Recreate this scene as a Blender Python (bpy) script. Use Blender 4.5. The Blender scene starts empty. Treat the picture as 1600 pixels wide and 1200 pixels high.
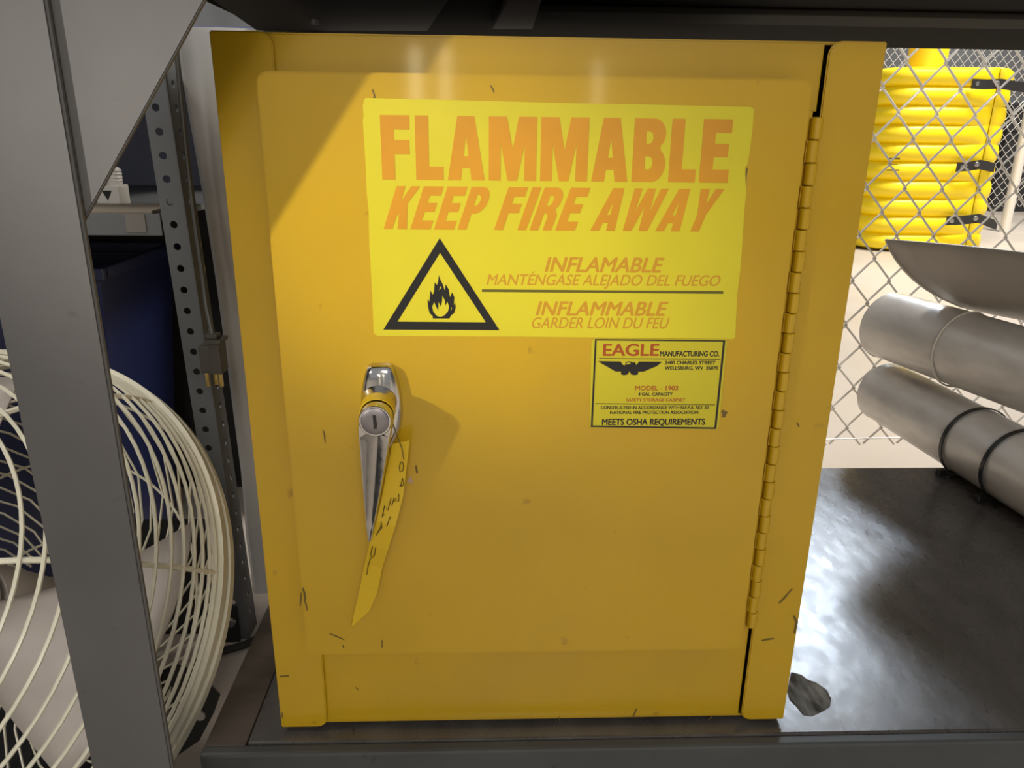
import bpy, bmesh, math, random
from mathutils import Vector, Matrix
random.seed(7)
S = bpy.context.scene
COL = S.collection
# ---------------------------------------------------------------- camera
CX, CY, CZ = 0.1796, -0.5488, 0.5041
yaw, pit, rol = 0.03888, 0.32088, 0.01224
FPX = 1184.0
fwd = Vector((math.sin(yaw)*math.cos(pit), math.cos(yaw)*math.cos(pit), -math.sin(pit)))
r0 = Vector((math.cos(yaw), -math.sin(yaw), 0)); u0 = r0.cross(fwd)
rgt = math.cos(rol)*r0 + math.sin(rol)*u0
upv = -math.sin(rol)*r0 + math.cos(rol)*u0
CAMP = Vector((CX, CY, CZ))
cam = bpy.data.cameras.new('camera'); co = bpy.data.objects.new('camera', cam); COL.objects.link(co)
cam.sensor_width = 36; cam.lens = FPX/1600*36; cam.clip_start = 0.01; cam.clip_end = 100
co.matrix_world = Matrix(((rgt.x, upv.x, -fwd.x, CX), (rgt.y, upv.y, -fwd.y, CY), (rgt.z, upv.z, -fwd.z, CZ), (0, 0, 0, 1)))
S.camera = co
S.view_settings.view_transform = 'Standard'
S.view_settings.look = 'None'
S.view_settings.gamma = 1
S.view_settings.exposure = 0.85
S.view_settings.use_curve_mapping = False
# ---------------------------------------------------------------- light
w = bpy.data.worlds.new('world'); S.world = w; w.use_nodes = True
w.node_tree.nodes['Background'].inputs[0].default_value = (0.93, 0.95, 1.0, 1)
w.node_tree.nodes['Background'].inputs[1].default_value = 0.195

def light(name, kind, loc, target, energy, color=(1, 1, 1), size=1.0, sizey=None, spot=None, blend=0.5):
    l = bpy.data.lights.new(name, kind); o = bpy.data.objects.new(name, l); COL.objects.link(o)
    o.location = loc
    o.rotation_euler = (Vector(target)-Vector(loc)).to_track_quat('-Z', 'Y').to_euler()
    l.energy = energy; l.color = color
    if kind == 'AREA':
        l.size = size
        if sizey: l.shape = 'RECTANGLE'; l.size_y = sizey
    else:
        l.shadow_soft_size = size
    if spot: l.spot_size = spot; l.spot_blend = blend
    return o
# spot added left of the camera: lights the door patch, throws the gusset's slanted shadow
KD = Vector((-0.72, -0.68, 0.30)).normalized()
KT = Vector((0.140, -0.02, 0.437))
light('door_spot', 'SPOT', KT+KD*3.0, KT, 215, (1.0, 0.95, 0.86), size=0.05, spot=math.radians(6.8), blend=1.0)
# spot added beyond the fence: narrow beam under the upper deck glares on the shelf
light('shelf_glare_spot', 'SPOT', (2.14, 3.4, 2.34), (0.52, 0.12, 0), 190, (0.74, 0.85, 1.0), size=0.30, spot=math.radians(7.5), blend=1.0)
# fill light added in front of the racks to brighten rolls and front faces
light('front_fill', 'AREA', (0.6, -3.6, 2.4), (0.4, 0.3, 0.2), 34, (1.0, 0.96, 0.9), size=1.3)
# high-bay lamp over the warehouse floor
light('bay_and_fill_lamp', 'AREA', (4.2, 2.6, 5.2), (3.2, 4.0, 0), 330, (1.0, 0.95, 0.87), size=1.6)
light('bay_and_fill_lamp', 'AREA', (-2.0, -0.6, 3.4), (-0.4, 0.2, 0), 21, (1.0, 0.94, 0.84), size=0.8)  # fill added at left to brighten the fan and post
# distant strip lamps in the aisle behind the photographer, mirrored as streaks in the gloss paint
light('aisle_lamp', 'AREA', (-1.20, -16.0, 1.35), (0.2, 0, 0.5), 15, (1, 0.9, 0.6), size=0.22, sizey=1.5)
light('aisle_lamp', 'AREA', (-0.60, -16.0, 1.35), (0.2, 0, 0.5), 12, (1, 0.9, 0.6), size=0.22, sizey=1.5)
light('aisle_lamp', 'AREA', (2.5, -16.0, 1.15), (0.2, 0, 0.5), 8, (1, 0.9, 0.6), size=0.22, sizey=1.5)

def un(px, py, ax, v):
    d = fwd + rgt*((px-800)/FPX) - upv*((py-600)/FPX)
    i = 'xyz'.index(ax); t = (v-CAMP[i])/d[i]
    return CAMP + d*t
# ---------------------------------------------------------------- materials
def mat(name, col, rough=0.5, metal=0.0, bump=0.0, bscale=60, var=0.0, vscale=6, col2=None, coat=0.0, spots=0.0, spotcol=(0.02, 0.018, 0.012), stretch=(1, 1, 1), rvar=0.0, spec=0.5, bstretch=(1, 1, 1)):
    m = bpy.data.materials.new(name); m.use_nodes = True
    n = m.node_tree.nodes; l = m.node_tree.links; b = n['Principled BSDF']
    b.inputs['Base Color'].default_value = (*col, 1); b.inputs['Roughness'].default_value = rough
    b.inputs['Metallic'].default_value = metal; b.inputs['Coat Weight'].default_value = coat
    b.inputs['Coat Roughness'].default_value = 0.07
    b.inputs['Specular IOR Level'].default_value = spec
    tc = n.new('ShaderNodeTexCoord')
    mp = n.new('ShaderNodeMapping'); mp.inputs['Scale'].default_value = stretch; l.new(tc.outputs['Object'], mp.inputs['Vector'])
    last = None
    if var > 0:
        t = n.new('ShaderNodeTexNoise'); t.inputs['Scale'].default_value = vscale; t.inputs['Detail'].default_value = 6
        l.new(mp.outputs[0], t.inputs['Vector'])
        mx = n.new('ShaderNodeMix'); mx.data_type = 'RGBA'
        c2 = col2 or tuple(c*(1-var) for c in col)
        mx.inputs['A'].default_value = (*col, 1); mx.inputs['B'].default_value = (*c2, 1)
        rp = n.new('ShaderNodeValToRGB'); rp.color_ramp.elements[0].position = 0.38; rp.color_ramp.elements[1].position = 0.68
        l.new(t.outputs['Fac'], rp.inputs[0]); l.new(rp.outputs[0], mx.inputs['Factor'])
        l.new(mx.outputs['Result'], b.inputs['Base Color']); last = mx.outputs['Result']
    if spots > 0:
        t = n.new('ShaderNodeTexNoise'); t.inputs['Scale'].default_value = 55; t.inputs['Detail'].default_value = 3
        l.new(mp.outputs[0], t.inputs['Vector'])
        rp = n.new('ShaderNodeValToRGB'); rp.color_ramp.elements[0].position = 0.70; rp.color_ramp.elements[1].position = 0.76
        rp.color_ramp.elements[1].color = (spots, spots, spots, 1)
        l.new(t.outputs['Fac'], rp.inputs[0])
        mx = n.new('ShaderNodeMix'); mx.data_type = 'RGBA'
        if last: l.new(last, mx.inputs['A'])
        else: mx.inputs['A'].default_value = (*col, 1)
        mx.inputs['B'].default_value = (*spotcol, 1)
        l.new(rp.outputs[0], mx.inputs['Factor']); l.new(mx.outputs['Result'], b.inputs['Base Color'])
    if rvar > 0:
        t = n.new('ShaderNodeTexNoise'); t.inputs['Scale'].default_value = vscale*2.5; t.inputs['Detail'].default_value = 8
        l.new(mp.outputs[0], t.inputs['Vector'])
        mr = n.new('ShaderNodeMapRange'); mr.inputs['From Min'].default_value = 0.35; mr.inputs['From Max'].default_value = 0.7
        mr.inputs['To Min'].default_value = rough-rvar; mr.inputs['To Max'].default_value = rough+rvar
        l.new(t.outputs['Fac'], mr.inputs['Value']); l.new(mr.outputs[0], b.inputs['Roughness'])
    if bump > 0:
        t = n.new('ShaderNodeTexNoise'); t.inputs['Scale'].default_value = bscale; t.inputs['Detail'].default_value = 3
        mp2 = n.new('ShaderNodeMapping'); mp2.inputs['Scale'].default_value = bstretch; l.new(tc.outputs['Object'], mp2.inputs['Vector'])
        l.new(mp2.outputs[0], t.inputs['Vector'])
        bp = n.new('ShaderNodeBump'); bp.inputs['Strength'].default_value = bump; bp.inputs['Distance'].default_value = 0.002
        l.new(t.outputs['Fac'], bp.inputs['Height']); l.new(bp.outputs[0], b.inputs['Normal'])
    return m
M = dict(
    paint=mat('yellow_paint', (0.50, 0.30, 0.005), 0.33, bump=0.10, bscale=45, var=0.10, vscale=9, coat=0.3, col2=(0.46, 0.28, 0.008), spec=0.4, spots=0.45, spotcol=(0.2, 0.10, 0.008), bstretch=(1, 1, 0.5)),
    inner=mat('dark_gap', (0.03, 0.02, 0.006), 0.8),
    sticker=mat('sticker_vinyl', (0.60, 0.51, 0.018), 0.28, bump=0.05, bscale=30, var=0.06, vscale=14),
    label=mat('label_vinyl', (0.50, 0.42, 0.012), 0.4),
    edge=mat('vinyl_edge', (0.22, 0.18, 0.01), 0.5),
    orange=mat('orange_print', (0.60, 0.265, 0.010), 0.32, var=0.12, vscale=20),
    orange2=mat('faded_orange_print', (0.50, 0.245, 0.012), 0.36),
    red=mat('red_print', (0.33, 0.06, 0.006), 0.35),
    black=mat('black_print', (0.008, 0.007, 0.006), 0.3),
    olive=mat('olive_print', (0.10, 0.085, 0.006), 0.4),
    chrome=mat('worn_chrome', (0.62, 0.60, 0.57), 0.13, 1.0, bump=0.05, bscale=90, rvar=0.07, vscale=30),
    cyl=mat('lock_face', (0.24, 0.215, 0.215), 0.42, 0.8),
    tag=mat('yellow_tag', (0.62, 0.40, 0.008), 0.45, bump=0.1, bscale=20),
    ink=mat('tag_ink', (0.09, 0.055, 0.006), 0.6),
    scuff=mat('scuff_mark', (0.13, 0.08, 0.012), 0.6),
    shelf=mat('shelf_steel', (0.075, 0.068, 0.062), 0.28, 0.0, bump=0.25, bscale=38, var=0.35, vscale=16, rvar=0.035, spots=0.9, spec=0.9, bstretch=(1, .5, 1), stretch=(1.6, .8, 1)),
    shelfend=mat('shelf_end_board', (0.085, 0.066, 0.052), 0.5, var=0.35, vscale=5, stretch=(2, 9, 1)),
    lip=mat('shelf_lip_paint', (0.058, 0.059, 0.056), 0.5, var=0.2, vscale=12, spots=0.6),
    post=mat('post_grey_paint', (0.104, 0.098, 0.093), 0.6, bump=0.12, bscale=40, var=0.18, vscale=8, spots=0.5, spotcol=(0.06, 0.055, 0.05)),
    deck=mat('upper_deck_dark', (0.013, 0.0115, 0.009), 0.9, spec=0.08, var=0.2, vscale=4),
    rack=mat('rack_galv', (0.145, 0.15, 0.155), 0.42, 0.25, bump=0.06, bscale=50, var=0.15, vscale=10),
    panel=mat('grey_panel', (0.52, 0.505, 0.48), 0.5, var=0.12, vscale=5, bump=0.05, bscale=12),
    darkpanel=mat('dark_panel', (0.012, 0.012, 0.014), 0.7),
    bluewall=mat('blue_grey_panel', (0.19, 0.21, 0.32), 0.6, var=0.2, vscale=3),
    bin=mat('blue_plastic', (0.006, 0.010, 0.05), 0.4),
    card=mat('cardboard', (0.30, 0.25, 0.19), 0.8, var=0.15, vscale=8),
    white=mat('white_plastic', (0.55, 0.52, 0.48), 0.4),
    cream=mat('cream_wire_paint', (0.80, 0.755, 0.585), 0.35, var=0.12, vscale=25, coat=0.2),
    blade=mat('fan_blade_paint', (0.52, 0.46, 0.41), 0.45, var=0.2, vscale=9),
    motor=mat('fan_black', (0.015, 0.014, 0.012), 0.5),
    plugm=mat('plug_vinyl', (0.07, 0.065, 0.055), 0.4),
    brass=mat('brass', (0.72, 0.56, 0.22), 0.25, 1.0),
    galv=mat('galvanised_wire', (0.80, 0.76, 0.69), 0.35, 0.25),
    bar=mat('safety_yellow_plastic', (0.98, 0.72, 0.006), 0.38),
    strap=mat('black_strap', (0.02, 0.018, 0.018), 0.5),
    column=mat('yellow_column_paint', (0.95, 0.66, 0.01), 0.5),
    ziptie=mat('black_nylon', (0.01, 0.01, 0.01), 0.3),
    tube=mat('grey_film', (0.74, 0.705, 0.66), 0.42, 0.3, bump=0.25, bscale=16, var=0.28, vscale=7, stretch=(3, 1, 3), coat=0.3, rvar=0.1),
    tubeend=mat('roll_end_cream', (0.62, 0.57, 0.49), 0.5),
    sheet=mat('taupe_sheet', (0.44, 0.40, 0.35), 0.42, bump=0.1, bscale=14, var=0.2, vscale=6),
    floor=mat('concrete_floor', (0.57, 0.505, 0.44), 0.45, var=0.18, vscale=1.2, rvar=0.1),
    wall=mat('warehouse_wall', (0.36, 0.37, 0.38), 0.8, var=0.3, vscale=1.0),
    rust=mat('brown_strap', (0.05, 0.022, 0.018), 0.6),
    steel=mat('bolt_steel', (0.4, 0.39, 0.37), 0.35, 0.9),
    boxw=mat('pale_carton', (0.60, 0.58, 0.55), 0.7), boxb=mat('black_crate', (0.02, 0.02, 0.022), 0.5),
    boxr=mat('red_carton', (0.35, 0.06, 0.06), 0.6), boxl=mat('blue_grey_tote', (0.25, 0.30, 0.42), 0.5),
)
# ---------------------------------------------------------------- helpers
def link(name, me, m=None, parent=None, smooth=False):
    o = bpy.data.objects.new(name, me); COL.objects.link(o)
    if m is not None:
        for k in (m if isinstance(m, (list, tuple)) else [m]): me.materials.append(M[k] if isinstance(k, str) else k)
    if smooth:
        for p in me.polygons: p.use_smooth = True
    if parent: o.parent = parent
    return o
def obj(name, bm, m=None, parent=None, smooth=False):
    bmesh.ops.recalc_face_normals(bm, faces=bm.faces[:])
    me = bpy.data.meshes.new(name); bm.to_mesh(me); bm.free()
    o = link(name, me, m, parent, smooth)
    if smooth:
        try: me.set_sharp_from_angle(angle=math.radians(42))
        except Exception: pass
    return o
def thing(name, label, cat, group=None):
    o = bpy.data.objects.new(name, None); COL.objects.link(o); o.empty_display_size = 0.05
    o['label'] = label; o['category'] = cat
    if group: o['group'] = group
    return o
def tag(o, label, cat, group=None):
    o['label'] = label; o['category'] = cat
    if group: o['group'] = group
    return o
def struct(o): o['kind'] = 'structure'; return o
def box(bm, x0, x1, y0, y1, z0, z1, bev=0.0, mi=0):
    b2 = bmesh.new(); bmesh.ops.create_cube(b2, size=1)
    for v in b2.verts: v.co = Vector(((x0+x1)/2+v.co.x*(x1-x0), (y0+y1)/2+v.co.y*(y1-y0), (z0+z1)/2+v.co.z*(z1-z0)))
    if bev > 0: bmesh.ops.bevel(b2, geom=b2.edges[:], offset=bev, segments=2, affect='EDGES', profile=0.6)
    merge(bm, b2, mi)
def merge(bm, b2, mi=0):
    vm = {}
    for v in b2.verts: vm[v] = bm.verts.new(v.co)
    for f in b2.faces:
        try: nf = bm.faces.new([vm[v] for v in f.verts]); nf.material_index = mi
        except ValueError: pass
    b2.free()
def tube(bm, pts, r, n=8, closed=False, caps=True, mi=0, rads=None):
    pts = [Vector(p) for p in pts]; N = len(pts); rings = []
    t0 = (pts[1]-pts[0]).normalized()
    up = Vector((0, 0, 1)) if abs(t0.z) < 0.9 else Vector((1, 0, 0))
    nrm = (up - t0*up.dot(t0)).normalized()
    for i, p in enumerate(pts):
        if closed: t = (pts[(i+1) % N]-pts[i-1]).normalized()
        else: t = (pts[min(i+1, N-1)]-pts[max(i-1, 0)]).normalized()
        nrm = (nrm - t*nrm.dot(t)).normalized(); b = t.cross(nrm)
        rr = rads[i] if rads else r
        rings.append([bm.verts.new(p + rr*(math.cos(2*math.pi*k/n)*nrm + math.sin(2*math.pi*k/n)*b)) for k in range(n)])
    for i in range(N if closed else N-1):
        a, c = rings[i], rings[(i+1) % N]
        for k in range(n):
            f = bm.faces.new((a[k], a[(k+1) % n], c[(k+1) % n], c[k])); f.material_index = mi
    if caps and not closed:
        bm.faces.new(rings[0][::-1]).material_index = mi; bm.faces.new(rings[-1]).material_index = mi
def prism(bm, poly, axis, a, b, bev=0, mi=0):
    """poly: 2D points in the plane perpendicular to axis; extruded from a to b."""
    def P(p, c):
        return Vector({'x': (c, p[0], p[1]), 'y': (p[0], c, p[1]), 'z': (p[0], p[1], c)}[axis])
    b2 = bmesh.new()
    v1 = [b2.verts.new(P(p, a)) for p in poly]; v2 = [b2.verts.new(P(p, b)) for p in poly]
    n = len(poly)
    b2.faces.new(v1); b2.faces.new(v2[::-1])
    for i in range(n): b2.faces.new((v1[i], v2[i], v2[(i+1) % n], v1[(i+1) % n]))
    bmesh.ops.recalc_face_normals(b2, faces=b2.faces[:])
    if bev: bmesh.ops.bevel(b2, geom=[e for e in b2.edges if e.calc_face_angle(0) > 0.6], offset=bev, segments=2, affect='EDGES')
    merge(bm, b2, mi)
def rounded(x0, x1, z0, z1, r, n=5, corners=(1, 1, 1, 1)):
    out = []
    for k, (cx, cz, a0) in enumerate(((x1-r, z1-r, 0), (x0+r, z1-r, 90), (x0+r, z0+r, 180), (x1-r, z0+r, 270))):
        if corners[k]:
            for i in range(n+1):
                a = math.radians(a0+90*i/n); out.append((cx+r*math.cos(a), cz+r*math.sin(a)))
        else: out.append(((x1, z1), (x0, z1), (x0, z0), (x1, z0))[k])
    return out
def lathe(bm, prof, c, ax, n=24, mi=0, cap=False):
    ax = Vector(ax).normalized(); up = Vector((0, 0, 1)) if abs(ax.z) < 0.9 else Vector((1, 0, 0))
    e1 = up.cross(ax).normalized(); e2 = ax.cross(e1); c = Vector(c); rings = []
    for r, d in prof:
        rings.append([bm.verts.new(c+ax*d+r*(math.cos(2*math.pi*k/n)*e1+math.sin(2*math.pi*k/n)*e2)) for k in range(n)])
    for i in range(len(rings)-1):
        for k in range(n):
            bm.faces.new((rings[i][k], rings[i][(k+1) % n], rings[i+1][(k+1) % n], rings[i+1][k])).material_index = mi
    if cap: bm.faces.new(rings[0][::-1]); bm.faces.new(rings[-1])
def curve_mesh(name, splines, y, m, parent, depth=0.00015):
    """flat filled outlines in the xz plane at depth y (holes are inner outlines)."""
    cu = bpy.data.curves.new(name, 'CURVE'); cu.dimensions = '2D'; cu.fill_mode = 'BOTH'; cu.extrude = depth/2
    for pts in splines:
        sp = cu.splines.new('POLY'); sp.points.add(len(pts)-1); sp.use_cyclic_u = True
        for p, q in zip(sp.points, pts): p.co = (q[0], q[1], 0, 1)
    t = bpy.data.objects.new('tmp', cu); COL.objects.link(t)
    me = bpy.data.meshes.new_from_object(t.evaluated_get(bpy.context.evaluated_depsgraph_get()))
    bpy.data.objects.remove(t)
    for v in me.vertices: v.co = (v.co.x, y-depth/2-v.co.z, v.co.y)
    return link(name, me, m, parent)
# heavy condensed display capitals, height 1 (outline lists, then holes)
def arc(cx, cz, rx, rz, a0, a1, n=8):
    return [(cx+rx*math.cos(math.radians(a0+(a1-a0)*i/n)), cz+rz*math.sin(math.radians(a0+(a1-a0)*i/n))) for i in range(n+1)]
GL = {
 'F': (.50, [[(0, 0), (0, 1), (.48, 1), (.48, .78), (.22, .78), (.22, .62), (.47, .62), (.47, .40), (.22, .40), (.22, 0)]]),
 'L': (.46, [[(0, 0), (0, 1), (.22, 1), (.22, .21), (.46, .21), (.46, 0)]]),
 'A': (.62, [[(0, 0), (.17, 1), (.45, 1), (.62, 0), (.40, 0), (.375, .19), (.245, .19), (.22, 0)], [(.27, .38), (.35, .38), (.31, .70)]]),
 'M': (.80, [[(0, 0), (0, 1), (.30, 1), (.40, .50), (.50, 1), (.80, 1), (.80, 0), (.60, 0), (.60, .58), (.48, 0), (.32, 0), (.20, .58), (.20, 0)]]),
 'E': (.50, [[(0, 0), (0, 1), (.49, 1), (.49, .79), (.22, .79), (.22, .62), (.46, .62), (.46, .41), (.22, .41), (.22, .21), (.50, .21), (.50, 0)]]),
 'B': (.56, [[(0, 0), (0, 1), (.30, 1)]+arc(.32, .76, .22, .24, 80, -50)+arc(.33, .28, .23, .28, 55, -90), [(.21, .20), (.21, .41)]+arc(.27, .305, .07, .105, 90, -90, 6), [(.21, .61), (.21, .80)]+arc(.27, .705, .06, .095, 90, -90, 6)]),
 'K': (.58, [[(0, 0), (0, 1), (.22, 1), (.22, .66), (.36, 1), (.58, 1), (.40, .60), (.58, 0), (.35, 0), (.26, .38), (.22, .30), (.22, 0)]]),
 'P': (.53, [[(0, 0), (0, 1), (.28, 1)]+arc(.30, .69, .23, .31, 88, -88)+[(.22, .38), (.22, 0)], [(.21, .57), (.21, .81)]+arc(.26, .69, .07, .12, 90, -90, 6)]),
 'R': (.56, [[(0, 0), (0, 1), (.30, 1)]+arc(.31, .72, .23, .28, 88, -50)+[(.55, .36), (.55, 0), (.33, 0), (.33, .32), (.29, .40), (.22, .40), (.22, 0)], [(.21, .58), (.21, .81)]+arc(.27, .695, .06, .115, 90, -90, 6)]),
 'I': (.22, [[(0, 0), (0, 1), (.22, 1), (.22, 0)]]),
 'W': (.86, [[(.12, 0), (0, 1), (.20, 1), (.245, .45), (.33, 1), (.53, 1), (.61, .45), (.66, 1), (.86, 1), (.74, 0), (.52, 0), (.43, .58), (.34, 0)]]),
 'Y': (.60, [[(.19, 0), (.19, .40), (0, 1), (.23, 1), (.30, .64), (.38, 1), (.60, 1), (.41, .40), (.41, 0)]]),
}
def big_text(txt, x0, x1, z0, z1, y, m, parent, shear=0.0, gap=.075, space=.28):
    x = 0; spl = []
    for ch in txt:
        if ch == ' ': x += space; continue
        wd, polys = GL[ch]
        for p in polys: spl.append([(q[0]+x+shear*q[1], q[1]) for q in p])
        x += wd+gap
    xs = [q[0] for p in spl for q in p]; a, b = min(xs), max(xs)
    spl = [[(x0+(q[0]-a)/(b-a)*(x1-x0), z0+q[1]*(z1-z0)) for q in p] for p in spl]
    return curve_mesh('lettering', spl, y, m, parent)
def embolden(me, b):
    bm = bmesh.new()
    for kk, (dx, dy) in enumerate(((-b, 0), (b, 0), (0, b*.6), (0, -b*.6))):
        n0 = len(bm.verts); bm.from_mesh(me); bm.verts.ensure_lookup_table()
        for v in bm.verts[n0:]: v.co.x += dx; v.co.y += dy; v.co.z = kk*6e-6
    bm.to_mesh(me); bm.free(); return me
def text(txt, x0, x1, z0, z1, y, m, parent, shear=0.0, bold=0.02, sp=1.0):
    cu = bpy.data.curves.new('lettering', 'FONT'); cu.body = txt; cu.size = 1; cu.space_character = sp
    t = bpy.data.objects.new('tmp', cu); COL.objects.link(t)
    me = bpy.data.meshes.new_from_object(t.evaluated_get(bpy.context.evaluated_depsgraph_get()))
    bpy.data.objects.remove(t)
    for v in me.vertices: v.co.x += shear*v.co.y
    if bold: me = embolden(me, bold)
    cap = 0.70
    xs = [v.co.x for v in me.vertices]; a, b = min(xs), max(xs)
    for v in me.vertices: v.co = (x0+(v.co.x-a)/(b-a)*(x1-x0), y-v.co.z, z0+(v.co.y)/cap*(z1-z0))
    return link('lettering', me, m, parent)
# ================================================================ SETTING
FZ = -0.155
bm = bmesh.new(); box(bm, -9, 12, -10, 12, FZ-0.1, FZ); struct(obj('floor', bm, 'floor'))
bm = bmesh.new(); box(bm, -9, 12, 12, 12.1, FZ, 6); struct(obj('wall_back', bm, 'wall'))
bm = bmesh.new(); box(bm, -9.1, -9, -10, 12, FZ, 6); struct(obj('wall_left', bm, 'wall'))
bm = bmesh.new(); box(bm, 12, 12.1, -10, 12, FZ, 6); struct(obj('wall_right', bm, 'wall'))

# ================================================================ SHELF (lower)
SZ = -0.005
sh = thing('steel_shelf', 'worn dark steel shelf deck on which the yellow cabinet and grey rolls stand', 'shelf')
bm = bmesh.new()
box(bm, -0.027, 1.85, -0.012, 0.553, SZ-0.012, SZ, 0.002)
obj('deck', bm, 'shelf', sh)
bm = bmesh.new()
box(bm, -0.065, 1.85, -0.024, -0.0125, -0.062, SZ-0.001, 0.003)
box(bm, -0.065, 1.85, -0.022, 0.02, -0.064, -0.058, 0.001)
obj('front_lip', bm, 'lip', sh)
bm = bmesh.new()
box(bm, -0.065, -0.029, -0.012, 0.553, SZ-0.02, SZ-0.003, 0.0015)
obj('end_board', bm, 'shelfend', sh)['label'] = 'brown streaked end strip of the shelf'
bm = bmesh.new()
box(bm, -0.065, 1.85, 0.541, 0.5535, -0.05, SZ-0.013, 0.001)
obj('back_lip', bm, 'lip', sh)
# bare patch scraped beside the cabinet
bm = bmesh.new()
pp = [(1236,1050),(1252,1054),(1262,1062),(1275,1066),(1292,1078),(1299,1092),(1297,1104),(1284,1112),(1268,1119),(1255,1117),(1243,1102),(1234,1094),(1230,1080)]
vs = [bm.verts.new(un(x, y, 'z', SZ+0.0003)) for x, y in pp]; bm.faces.new(vs)
obj('bare_patch', bm, mat('bare_patch', (0.05, 0.043, 0.03), 0.7, var=0.6, vscale=45, col2=(.26, .25, .22), stretch=(2, .7, 1), bump=0.3, bscale=90, spec=0.15), sh)

# ================================================================ SHELF (upper)
UZ = 0.6185
ud = thing('upper_shelf', 'dark steel shelf deck overhead just above the yellow cabinet', 'shelf')
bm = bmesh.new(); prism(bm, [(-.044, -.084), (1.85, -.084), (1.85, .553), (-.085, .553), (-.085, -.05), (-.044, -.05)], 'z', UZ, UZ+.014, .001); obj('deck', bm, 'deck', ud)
bm = bmesh.new()
box(bm, 0.19, 1.85, 0.235, 0.305, UZ-0.006, UZ-0.0005, 0.002)
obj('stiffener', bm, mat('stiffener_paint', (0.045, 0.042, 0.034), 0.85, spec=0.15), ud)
bm = bmesh.new(); box(bm, -0.044, 1.85, -0.0878, -0.084, UZ, UZ+0.07, 0.001); obj('front_beam', bm, 'lip', ud)
bm = bmesh.new()
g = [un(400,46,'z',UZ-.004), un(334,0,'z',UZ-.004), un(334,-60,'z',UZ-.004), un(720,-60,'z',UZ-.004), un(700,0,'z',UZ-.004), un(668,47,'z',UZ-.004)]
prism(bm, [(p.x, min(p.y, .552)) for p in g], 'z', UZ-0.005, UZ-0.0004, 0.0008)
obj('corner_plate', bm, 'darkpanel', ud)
bm = bmesh.new()
a = un(768, 46, 'z', UZ-.008); b = un(832, 46, 'z', UZ-.008)
prism(bm, [(a.x, a.y), (b.x, b.y), (b.x-.004, b.y-.2), (a.x+.012, a.y-.2)], 'z', UZ-0.008, UZ-0.001, 0.0008)
obj('hanger_strip', bm, 'rust', ud)['label'] = 'dark reddish brown strip under the deck'
bm = bmesh.new(); lathe(bm, [(0.0001, -.004), (0.004, -.004), (0.004, .001)], un(492, 32, 'z', UZ-.006), (0, 0, 1), 10); obj('bolt', bm, 'steel', ud, True)

# ================================================================ CABINET
cab = thing('safety_cabinet', 'yellow steel flammable liquids cabinet with a large warning sticker and one door', 'cabinet')
W, H, D = 0.4518, 0.565, 0.45
bm = bmesh.new()
box(bm, 0.0, W, 0.006, D, 0.0, 0.002)          # bottom
box(bm, 0.0, W, 0.006, D, H-0.002, H)
box(bm, 0.0, 0.0015, 0.001, D, 0.002, H-0.002)
box(bm, W-0.0015, W, 0.001, D, 0.002, H-0.002)
box(bm, 0.0, W, D-0.002, D, 0.0, H)
obj('shell', bm, 'paint', cab)
bm = bmesh.new(); box(bm, 0.0016, W-0.0016, 0.022, 0.024, 0.003, H-0.003); obj('inner_wall', bm, 'inner', cab)
SX = 0.0405; SR = 0.4125
bm = bmesh.new(); prism(bm, rounded(0, SX, 0.0, H, 0.009, corners=(1, 0, 0, 1)), 'y', 0.0, 0.0025, 0.0009); obj('frame_stile', bm, 'paint', cab)
bm = bmesh.new(); prism(bm, rounded(SR, W, 0.0, H, 0.009, corners=(0, 1, 1, 0)), 'y', 0.0, 0.0025, 0.0009); obj('frame_stile', bm, 'paint', cab)
bm = bmesh.new(); box(bm, 0.0, SR-0.0012, 0.005, 0.008, 0.52, H-0.001, 0.0008); obj('frame_rail', bm, 'paint', cab)
bm = bmesh.new(); box(bm, 0.0, SR-0.0012, 0.005, 0.008, 0.002, 0.10, 0.0008); obj('frame_rail', bm, 'paint', cab)
# feet / plinth
bm = bmesh.new(); box(bm, 0.004, W-0.004, 0.02, D-0.01, SZ, 0.0, 0.0005); obj('plinth', bm, 'inner', cab)
# door
DX0, DX1, DZ0, DZ1 = 0.0330, 0.3965, 0.0915, 0.5395
bm = bmesh.new()
prism(bm, rounded(DX0, DX1, DZ0, DZ1, 0.008, 6), 'y', -0.02, -0.0005, 0.0012)
obj('door', bm, 'paint', cab)
# piano hinge
bm = bmesh.new(); box(bm, 0.3975, 0.4045, -0.006, -0.003, 0.105, 0.52, 0.0005); obj('hinge_leaf', bm, 'paint', cab)
hz0, hz1, nk = 0.1065, 0.5165, 27
pitch = (hz1-hz0)/nk
hm = None
hinge = None
bm = bmesh.new(); tube(bm, [(0.4075, -0.008, hz0+.0004), (0.4075, -0.008, hz1-.0004)], 0.0024, 8); hinge = obj('hinge', bm, 'paint', cab, True)
for par in range(2):
    bm = bmesh.new()
    lathe(bm, [(0.0001, .0003), (0.0036, .0003), (0.0042, .0009), (0.0042, pitch-.0009), (0.0036, pitch-.0003), (0.0001, pitch-.0003)], (0, 0, 0), (0, 0, 1), 12)
    x = -0.0045 if par else 0.0006
    box(bm, min(x, x+.004), max(x, x+.004), -0.0005, 0.004, .0005, pitch-.0005)
    o = obj('knuckle', bm, 'paint', hinge, True)
    o.location = (0.4070-par*0.0010, -0.0085, hz0+par*pitch)
    for i in range(2+par, nk, 2):
        c = o.copy(); COL.objects.link(c); c.parent = hinge; c.location = (0.4070-par*0.0010, -0.0085, hz0+i*pitch)
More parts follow.
